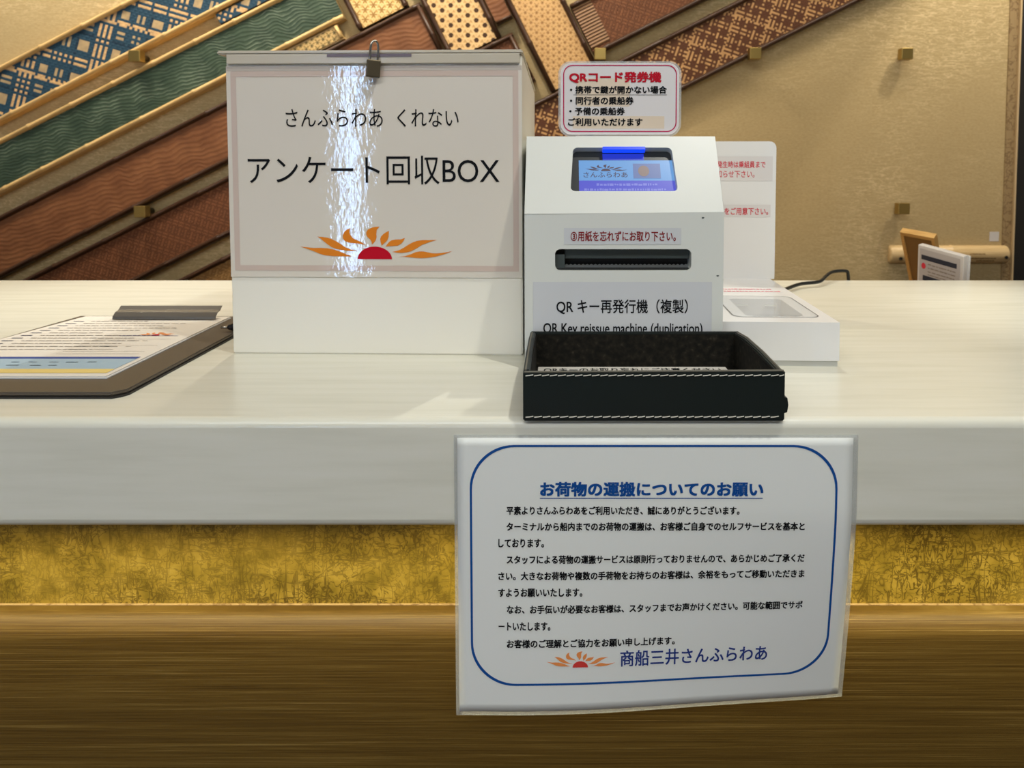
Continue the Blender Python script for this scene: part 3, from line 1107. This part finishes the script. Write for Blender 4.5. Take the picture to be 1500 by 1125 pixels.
# ------------------------------------------------------------------ scanner terminal
SR = thing('card_reader', 'low white scanner terminal with tall back panel, right of the ticket machine', 'card reader', (0.2105, 0.1505, 0.95), (0, 0, math.radians(-2.5)))
SX0, SX1, SD, SH = -0.0535, 0.0585, 0.285, 0.0430
bm = bmesh.new()
tf = flat(SH)
well = [(-0.0245, 0.0290), (0.0330, 0.0310), (0.0345, 0.1265), (-0.0250, 0.1255)]
well = rrect(-0.0245, 0.0295, 0.0335, 0.1265, 0.006)
holed(bm, [(SX0, 0), (SX1, 0), (SX1, SD), (SX0, SD)], well, tf, 0.022)
poly(bm, well, tf, -0.022)
for f in (((SX0, 0), (SX1, 0)), ((SX1, 0), (SX1, SD)), ((SX1, SD), (SX0, SD)), ((SX0, SD), (SX0, 0))):
    (x0, y0), (x1, y1) = f
    bm.faces.new([bm.verts.new(p) for p in ((x0, y0, 0.0055), (x1, y1, 0.0055), (x1, y1, SH), (x0, y0, SH))])
bm.faces.new([bm.verts.new(p) for p in ((SX0, 0, .0055), (SX1, 0, .0055), (SX1, SD, .0055), (SX0, SD, .0055))])
bmesh.ops.remove_doubles(bm, verts=bm.verts, dist=0.00005)
bmesh.ops.recalc_face_normals(bm, faces=bm.faces)
base = link_bm('base', bm, MAT['scanner'], SR)
link_bm('foot_plate', nbox(SX0 + 0.0012, SX1 - 0.0012, 0.0012, SD - 0.001, 0.0, 0.0052), MAT['scanner_grey'], SR)
bm = bmesh.new()
ring(bm, rrect(-0.0385, 0.0225, 0.0480, 0.1435, 0.011), rrect(-0.0372, 0.0236, 0.0466, 0.1422, 0.010), tf, 0.0003)
link_bm('groove', bm, MAT['groove'], base)
bm = bmesh.new()
prism(bm, rrect(-0.0372, 0.0236, 0.0466, 0.1422, 0.010), tf, 0.0001, 0.0009)
gl = link_bm('scan_glass', bm, MAT['glass'], SR)
bm = bmesh.new()
poly(bm, [(-0.022, 0.118), (0.030, 0.118), (0.010, 0.05), (-0.004, 0.05)], tf, -0.0215)
link_bm('scan_head', bm, MAT['well'], base)
bm = bmesh.new()
quad(bm, -0.018, 0.117, -0.004, 0.123, tf, -0.006); quad(bm, 0.014, 0.117, 0.028, 0.123, tf, -0.006)
link_bm('sensor_windows', bm, MAT['scanner_grey'], base)
bm = bmesh.new()
for i in range(26):
    u = -0.018 + 0.045 * i / 25
    quad(bm, u, 0.0262, u + 0.0010, 0.0276, tf, 0.0012)
link_bm('glass_scale_marks', bm, MAT['groove'], gl)
bm = bmesh.new()
dashes(bm, -0.046, 0.040, 0.192, 0.007, tf, 21, 0.002, 0.005)
dashes(bm, -0.046, 0.046, 0.176, 0.007, tf, 22, 0.002, 0.005)
link_bm('base_print', bm, MAT['ink_faint'], base)
bm = bmesh.new()
PY = SD - 0.006
pf = front(PY)
pan = rrect(-0.0581, SH - 0.001, 0.0640, 0.2262, 0.009)
pan = [(u, max(v, SH)) for u, v in pan]
pp = [(-0.0581, SH), (0.0640, SH)] + [(u, v) for u, v in rrect(-0.0581, 0.10, 0.0640, 0.2262, 0.009) if v > 0.12]
prism(bm, pp, pf, -0.004, 0.0)
bp = link_bm('back_panel', bm, MAT['scanner'], SR)
bm = bmesh.new(); quad(bm, -0.050, 0.1739, 0.0595, 0.2064, pf, 0.0003); quad(bm, -0.050, 0.1257, 0.0575, 0.1423, pf, 0.0003)
stt = link_bm('notice_stickers', bm, MAT['pale_sticker'], bp)
lettering('発生時は乗組員まで', (-13.6, 191.1, 49.8, 200.1), pf, MAT['ink_pink'], stt, 0.012, 0.0005)
lettering('知らせ下さい。', (-14.5, 178.2, 35.7, 187.8), pf, MAT['ink_pink'], stt, 0.006, 0.0005)
lettering('ドをご用意下さい。', (-9.5, 128.6, 54.3, 138.4), pf, MAT['ink_pink'], stt, 0.012, 0.0005)

bm = bmesh.new()
tube(bm, smooth_path([(0.270, 0.4440, 0.962), (0.305, 0.500, 0.958), (0.345, 0.566, 0.956), (0.382, 0.610, 0.957), (0.418, 0.628, 0.958), (0.440, 0.660, 0.962), (0.462, 0.690, 0.965), (0.490, 0.704, 0.9645), (0.496, 0.7085, 0.955), (0.497, 0.7095, 0.93), (0.497, 0.7095, 0.82)], 8), 0.0028, 10)
tag(link_bm('power_cable', bm, MAT['cable'], None, True), 'thin black cable running from the scanner terminal over the back counter edge', 'cable')

# ------------------------------------------------------------------ leather tray
TR = thing('leather_tray', 'black leather tray with cream stitching in front of the ticket machine', 'tray', (0.0712, -0.0045, 0.95))
TW, TD, THH, TK = 0.0990, 0.1400, 0.0380, 0.0052


def tray_wall(name, pts, fnm, d0, d1, mat):
    bm = bmesh.new()
    prism(bm, pts, fnm, d0, d1)
    bmesh.ops.bevel(bm, geom=bm.edges[:], offset=0.0009, segments=2, affect='EDGES')
    return link_bm(name, bm, mat, TR)


fwall = tray_wall('front_wall', [(-TW, 0), (TW, 0), (TW, THH + 0.0005), (-TW, THH - 0.0005)], front(0.0), 0.0, -TK, MAT['leather'])
rwall = tray_wall('back_wall', [(-TW, 0), (TW, 0), (TW, THH - 0.0015), (-TW, THH - 0.0015)], front(TD), 0.0, -TK, MAT['leather'])
side_prof = [(TK, 0.0), (TD, 0.0), (TD, THH - 0.0015), (TD * 0.75, THH + 0.0015), (TD * 0.4, THH + 0.0018), (TK, THH)]
for s in (-1, 1):
    fm = (lambda u, v, d, s=s: Vector((s * (TW - d), u, v)))
    wl = tray_wall('side_wall', side_prof, fm, 0.0, TK, MAT['leather'])
    bm = bmesh.new()
    prism(bm, [(TK + .0006, 0.004), (TD - .001, 0.004), (TD - .001, THH - 0.0035), (TD * .6, THH - 0.0008), (TK + .0006, THH - 0.0018)], fm, TK, TK + 0.0006)
    link_bm('lining', bm, MAT['lining'], wl)
    bm = bmesh.new()
    tube(bm, [fm(TK, THH - 0.0001, TK * .35), fm(TD * .4, THH + 0.0017, TK * .35), fm(TD * .75, THH + 0.0014, TK * .35), fm(TD, THH - 0.0016, TK * .35)], 0.0007, 6)
    link_bm('piping', bm, MAT['worn_edge'], wl)
link_bm('lining', nbox(-TW + TK, TW - TK, TD - 0.0006, TD, 0.003, THH - 0.0035), MAT['lining'], rwall)
link_bm('base_board', nbox(-TW + TK, TW - TK, TK - .001, TD, 0.0, 0.0032), MAT['lining'], TR)
for zz in (0.0352, 0.0034):
    bm = bmesh.new()
    x = -TW + 0.002
    while x < TW - 0.004:
        l = random.uniform(0.0052, 0.0062)
        x1 = min(x + l, TW - 0.001)
        s = 0.0004
        tube(bm, [(x, -0.0001, zz - s), ((x + x1) / 2, -0.0006, zz), (x1, -0.0001, zz + s)], 0.00042, 6)
        x += l + 0.0007
    link_bm('stitching', bm, MAT['thread'], fwall)
bm = bmesh.new()
tube(bm, [(-TW + .001, 0.0012, THH - 0.0006), (0, 0.0012, THH), (TW - .001, 0.0012, THH + 0.0005)], 0.0008, 6)
link_bm('worn_edge', bm, MAT['worn_edge'], fwall)
bm = bmesh.new()
prism(bm, [(TW - .001, 0.0055), (TW + .0022, 0.0065), (TW + .0030, 0.012), (TW + .0022, 0.0175), (TW - .001, 0.0185)], front(0.004), -0.004, 0.003)
link_bm('torn_corner', bm, MAT['leather'], fwall)
bm = bmesh.new()
prism(bm, [(-0.0915, 0.050), (0.0850, 0.050), (0.0850, 0.1385), (-0.0915, 0.1385)], flat(0.0), 0.0, 0.0004)
PN = tag(link_bm('paper_note', bm, MAT['paper'], None, loc=(0.0712, -0.0045, 0.9534)), 'white printed paper slip lying inside the black leather tray', 'paper')
lettering('QRキーのお取り忘れにご注意ください', (-86, 119.5, 79, 134), flat(0.0004), MAT['ink'], PN, 0.01, 0.0002)

# ------------------------------------------------------------------ laminated notice on the counter front
SG = thing('laminated_notice', 'large laminated baggage notice with blue rounded border taped to counter front', 'notice', (0.0725, -0.0012, 0.80))


def sfn(u, v, h=0.0):
    k = max(0.0, (0.078 - v) / 0.160)
    r = max(0.0, (u + 0.12) / 0.275)
    d = 0.021 * (k ** 1.25) * (r ** 1.5)
    wav = 0.0006 * math.sin(u * 31) * k
    return Vector((u, d + wav - h, v))


def sheet(u0, v0, u1, v1, h0, h1, nu=44, nv=34, r=0.0):
    bm = bmesh.new()
    g = [[[bm.verts.new(sfn(u0 + (u1 - u0) * i / nu, v0 + (v1 - v0) * j / nv, h)) for j in range(nv + 1)] for i in range(nu + 1)] for h in (h0, h1)]
    for i in range(nu):
        for j in range(nv):
            bm.faces.new((g[1][i][j], g[1][i + 1][j], g[1][i + 1][j + 1], g[1][i][j + 1]))
            bm.faces.new((g[0][i][j + 1], g[0][i + 1][j + 1], g[0][i + 1][j], g[0][i][j]))
    for i in range(nu):
        bm.faces.new((g[0][i][0], g[0][i + 1][0], g[1][i + 1][0], g[1][i][0]))
        bm.faces.new((g[1][i][nv], g[1][i + 1][nv], g[0][i + 1][nv], g[0][i][nv]))
    for j in range(nv):
        bm.faces.new((g[1][0][j], g[1][0][j + 1], g[0][0][j + 1], g[0][0][j]))
        bm.faces.new((g[0][nu][j], g[0][nu][j + 1], g[1][nu][j + 1], g[1][nu][j]))
    return bm


link_bm('laminate_sleeve', sheet(-0.1533, -0.0848, 0.1552, 0.1382, -0.0002, 0.0001), MAT['laminate'], SG, True)
SP = link_bm('notice_sheet', sheet(-0.1508, -0.0815, 0.1514, 0.1360, 0.0002, 0.0004), MAT['sign_paper'], SG, True)


def dense(pts, n=14):
    out = []
    for i in range(len(pts)):
        a, b = pts[i], pts[(i + 1) % len(pts)]
        k = max(1, int(math.hypot(b[0] - a[0], b[1] - a[1]) / 0.012))
        for q_ in range(k):
            out.append((a[0] + (b[0] - a[0]) * q_ / k, a[1] + (b[1] - a[1]) * q_ / k))
    return out


cx, cy = -0.0007, 0.0355
oo = dense(rrect(-0.1414, -0.0605, 0.1400, 0.1306, 0.034, 14))
ii = [(cx + (u - cx) * (1 - 0.0017 / 0.1407), cy + (v - cy) * (1 - 0.0017 / 0.0956)) for u, v in oo]
bm = bmesh.new()
ring(bm, oo, ii, sfn, 0.0006)
link_bm('border_line', bm, MAT['ink_blue'], SP)
lettering('お荷物の運搬についてのお願い', (-87.6, 90.3, 83.2, 102.0), sfn, MAT['ink_blue'], SP, 0.036, 0.0007)
bm = bmesh.new()
for i in range(20):
    quad(bm, -0.0877 + 0.1705 * i / 20, 0.0886, -0.0877 + 0.1705 * (i + 1) / 20, 0.0893, sfn, 0.0007)
link_bm('underline', bm, MAT['ink_blue'], SP)
LINES = [('平素よりさんふらわあをご利用いただき、誠にありがとうございます。', -113.4, 65.2, 79.4),
         ('ターミナルから船内までのお荷物の運搬は、お客様ご自身でのセルフサービスを基本と', -113.4, 115.6, 66.7),
         ('しております。', -119.7, -84.6, 53.7),
         ('スタッフによる荷物の運搬サービスは原則行っておりませんので、あらかじめご了承くだ', -113.4, 116.6, 40.6),
         ('さい。大きなお荷物や複数の手荷物をお持ちのお客様は、余裕をもってご移動いただきま', -119.8, 117.2, 27.6),
         ('すようお願いいたします。', -119.9, -55.1, 14.3),
         ('なお、お手伝いが必要なお客様は、スタッフまでお声かけください。可能な範囲でサポ', -113.4, 117.0, 0.9),
         ('ートいたします。', -119.9, -79.8, -12.6),
         ('お客様のご理解とご協力をお願い申し上げます。', -113.5, 17.2, -26.6)]
for s, u0, u1, vc in LINES:
    hh = 3.45
    lettering(s, (u0, vc - hh, u1, vc + hh), sfn, MAT['ink'], SP, 0.030, 0.0007)
sun_emblem((-82.8, -46.3, -29.4, -33.2), sfn, MAT['light_orange'], MAT['sun_coral'], SP, 0.0007)
lettering('商船三井さんふらわあ', (-25.4, -46.8, 91.0, -33.4), sfn, MAT['ink_navy'], SP, 0.014, 0.0007)

# ------------------------------------------------------------------ clipboard and form
CB = thing('clipboard', 'taupe clipboard with grey metal clip lying at left end of the counter', 'clipboard', (-0.48, 0.21, 0.95))
OX, OY = -0.48, 0.21
fl = flat(0.0)
bm = bmesh.new()
prism(bm, [(u - OX, v - OY) for u, v in ((-0.625, 0.049), (-0.372, 0.049), (-0.3665, 0.0535), (-0.3632, 0.060), (-0.3682, 0.366), (-0.606, 0.3705))], fl, 0.0, 0.0016)
link_bm('board_rim', bm, MAT['board_edge'], CB)
bm = bmesh.new()
prism(bm, [(u - OX, v - OY) for u, v in ((-0.623, 0.0505), (-0.3725, 0.0505), (-0.3645, 0.060), (-0.3695, 0.364), (-0.604, 0.3685))], fl, 0.0016, 0.0052)
bmesh.ops.bevel(bm, geom=bm.edges[:], offset=0.0012, segments=2, affect='EDGES')
link_bm('board', bm, MAT['board'], CB)
# clip: pressed metal plate with a curled lip
bm = bmesh.new()
prof = [(0.344, 0.0078), (0.3425, 0.0095), (0.338, 0.0135), (0.331, 0.0165), (0.326, 0.0205), (0.3245, 0.0225), (0.3255, 0.0232), (0.3275, 0.0215), (0.3325, 0.0178), (0.3395, 0.0148), (0.3445, 0.0102), (0.345, 0.0078)]
prof = [(0.3445, 0.0075), (0.345, 0.0095), (0.3490, 0.0135), (0.3555, 0.0165), (0.3605, 0.0225), (0.3620, 0.0225), (0.3575, 0.0155), (0.3505, 0.0125), (0.3460, 0.0085), (0.3460, 0.0075)]
prof = [(0.3315, 0.0078), (0.3325, 0.0115), (0.3380, 0.0160), (0.3440, 0.0172), (0.3500, 0.0215), (0.3520, 0.0212), (0.3450, 0.0160), (0.3388, 0.0148), (0.3338, 0.0108), (0.3330, 0.0078)]
prism(bm, prof, lambda u, v, d: Vector((d - OX, u - OY, v)), -0.5420, -0.4170)
bmesh.ops.bevel(bm, geom=bm.edges[:], offset=0.0004, segments=1, affect='EDGES')
clip = link_bm('clip', bm, MAT['clip_metal'], CB)
bm = bmesh.new()
box(bm, -0.525 - OX, -0.435 - OX, 0.3585 - OY, 0.366 - OY, 0.0052, 0.0072, 0.0005, 1)
tube(bm, [(-0.528 - OX, 0.3455 - OY, 0.0105), (-0.432 - OX, 0.3455 - OY, 0.0105)], 0.0036, 10)
link_bm('hinge', bm, MAT['clip_metal'], clip)
bm = bmesh.new()
FZ = 0.9553
prism(bm, [(-0.620, 0.0925), (-0.4030, 0.0925), (-0.4090, 0.3530), (-0.5900, 0.3570)], flat(0.0), 0.0, 0.0016)
FM = tag(link_bm('survey_form', bm, MAT['paper'], None, loc=(0, 0, FZ)), 'printed white form with blue and yellow bands held in the clipboard', 'paper')
bm = bmesh.new()
prism(bm, [(-0.620, 0.0895), (-0.4000, 0.0895), (-0.4065, 0.352), (-0.4080, 0.352), (-0.4026, 0.0918), (-0.620, 0.0918)], flat(0.0), 0.0, 0.0008)
link_bm('sheet_edge', bm, MAT['sticker'], FM)
tfm = flat(0.0016)
fr_ = lambda v: -0.4037 - (v - 0.0925) * 0.023
fl_ = lambda v: -0.6195 + (v - 0.0925) * 0.112
bm = bmesh.new(); quad(bm, -0.617, 0.1505, fr_(.155) - .004, 0.1585, tfm, 0.0003)
link_bm('blue_heading', bm, plain('royal_blue_print', (52, 78, 150), 0.6), FM)
bm = bmesh.new(); quad(bm, -0.617, 0.1150, fr_(.13) - .004, 0.1505, tfm, 0.0003)
link_bm('light_blue_band', bm, plain('light_blue_print', (160, 186, 204), 0.6), FM)
bm = bmesh.new(); quad(bm, -0.617, 0.1015, fr_(.105) - .004, 0.1150, tfm, 0.0003)
link_bm('yellow_band', bm, plain('yellow_print', (228, 204, 124), 0.6), FM)
bm = bmesh.new()
rnd = random.Random(5)
for i in range(12):
    v = 0.188 + i * 0.0125
    dashes(bm, fl_(v) + 0.030, fl_(v) + rnd.uniform(0.09, 0.16), v, 0.0030, tfm, 40 + i, 0.003, 0.010, 0.0012)
    if i in (0, 1, 3):
        dashes(bm, -0.50, -0.44, v, 0.0018, tfm, 70 + i, 0.005, 0.02, 0.01)
link_bm('fine_print', bm, MAT['ink_grey'], FM)
bm = bmesh.new()
for v, u1 in ((0.139, -0.44), (0.127, -0.47), (0.108, -0.52)):
    dashes(bm, -0.60, u1, v, 0.003, tfm, int(v * 1000), 0.006, 0.012, 0.008)
link_bm('band_print', bm, MAT['ink_grey'], FM)
bm = bmesh.new()
for v in (0.170, 0.180, 0.205, 0.232):
    quad(bm, -0.50, v, fr_(v) - 0.012, v + 0.0006, tfm, 0.0003)
link_bm('ruled_lines', bm, MAT['ink_grey'], FM)
bm = bmesh.new()
for i in range(12):
    v = 0.188 + i * 0.0125
    if True:
        quad(bm, fl_(v) + 0.009, v - 0.0014, fl_(v) + 0.021, v + 0.0014, tfm, 0.0003)
link_bm('item_marks', bm, plain('slate_print', (58, 64, 92), 0.6), FM)
bm = bmesh.new(); quad(bm, -0.484, 0.248, fr_(.25) - .012, 0.2492, tfm, 0.0003)
link_bm('logo_rule', bm, MAT['ink_navy'], FM)
sun_emblem((-0.4660 * 1000, 250, -0.4250 * 1000, 266), tfm, MAT['light_orange'], MAT['sun_red'], FM)

PENO = thing('pen', 'dark glossy pen beside the clipboard, half hidden behind the white box corner', 'pen', (-0.352, 0.283, 0.9555), (0, 0, math.radians(8)))
bm = bmesh.new()
tube(bm, [(-0.026, 0, 0.0), (-0.022, 0, 0), (-0.0215, 0, 0), (0.006, 0, 0)], [0.0028, 0.0042, 0.0046, 0.0046], 14)
link_bm('barrel', bm, MAT['pen'], PENO, True)
bm = bmesh.new()
tube(bm, [(-0.034, 0, 0), (-0.0262, 0, 0)], [0.0014, 0.0019], 12)
link_bm('tip', bm, MAT['steel'], PENO, True)
PENO.location.z = 0.9552 + 0.0048

# ------------------------------------------------------------------ behind the counter
SD_ = thing('staff_desk', 'low tan staff desk behind the counter below its rear edge', 'desk', (0, 0.9, 0))
link_bm('desk_top', nbox(-1.7, 1.7, -0.22, 0.30, 0.780, 0.810), MAT['desk'], SD_)
for x in (-1.6, 1.6):
    link_bm('desk_side', nbox(x - 0.02, x + 0.02, -0.20, 0.28, 0.0, 0.780), MAT['desk'], SD_)


def leaning(root, TL, TRt, down, thick, height):
    """Local frame: x along top edge, z up along the side, y into the thickness."""
    u = (Vector(TRt) - Vector(TL))
    wdt = u.length
    u.normalize()
    vz = -Vector(down).normalized()
    vz = (vz - u * vz.dot(u)).normalized()
    n_ = vz.cross(u).normalized()
    m = Matrix((u, n_, vz)).transposed().to_4x4()
    m.translation = Vector(TL) - vz * height
    root.matrix_world = m
    return wdt


r1 = thing('framed_notice', 'small white framed notice with grey print leaning behind the counter at right', 'frame')
wd = leaning(r1, (0.6594, 0.8, 1.0002), (0.7003, 0.72, 0.9872), (0.107, 0.2, -1.0), 0.008, 0.172)
link_bm('frame', nbox(0, wd, 0.0, 0.012, 0, 0.172, bev=0.0012), MAT['white_frame'], r1)
link_bm('rear_sheet', nbox(0.002, wd + 0.002, 0.0125, 0.0155, 0.0, 0.170), MAT['scanner'], r1)
nf = front(0.0)
bm = bmesh.new(); quad(bm, 0.004, 0.010, wd - 0.006, 0.166, nf, 0.0004)
ns = link_bm('notice_sheet', bm, MAT['notice_grey'], r1)
bm = bmesh.new()
quad(bm, 0.008, 0.146, wd - 0.012, 0.155, nf, 0.0007); quad(bm, 0.012, 0.106, 0.060, 0.116, nf, 0.0007)
link_bm('heading_bar', bm, plain('dark_navy_print', (38, 44, 60), 0.6), ns)
bm = bmesh.new()
for i, v in enumerate((0.139, 0.132, 0.125, 0.119)):
    dashes(bm, 0.022, wd - 0.014, v, 0.003, nf, 120 + i, 0.003, 0.010, 0.001, 0.0007)
link_bm('fine_print', bm, MAT['ink_grey'], ns)
bm = bmesh.new(); poly(bm, [(0.013 + 0.0045 * math.cos(i), 0.134 + 0.006 * math.sin(i)) for i in [k * PI / 6 for k in range(12)]], nf, 0.0007)
link_bm('red_mark', bm, MAT['ink_pink'], ns)

r2 = thing('wooden_frame', 'honey wood picture frame leaning behind the white framed notice', 'frame')
wd2 = leaning(r2, (0.6849, 0.93, 1.0115), (0.7286, 0.88, 1.0039), (0.4, 0.65, -1.0), 0.012, 0.235)
bm = bmesh.new()
box(bm, 0, wd2, 0, 0.014, 0.227, 0.235); box(bm, 0, wd2, 0, 0.014, 0, 0.008)
box(bm, 0, 0.006, 0, 0.014, 0.008, 0.227); box(bm, wd2 - 0.006, wd2, 0, 0.014, 0.008, 0.227)
link_bm('frame', bm, MAT['frame_wood'], r2)
link_bm('backing_board', nbox(0.006, wd2 - 0.006, 0.003, 0.010, 0.008, 0.227), MAT['frame_back'], r2)
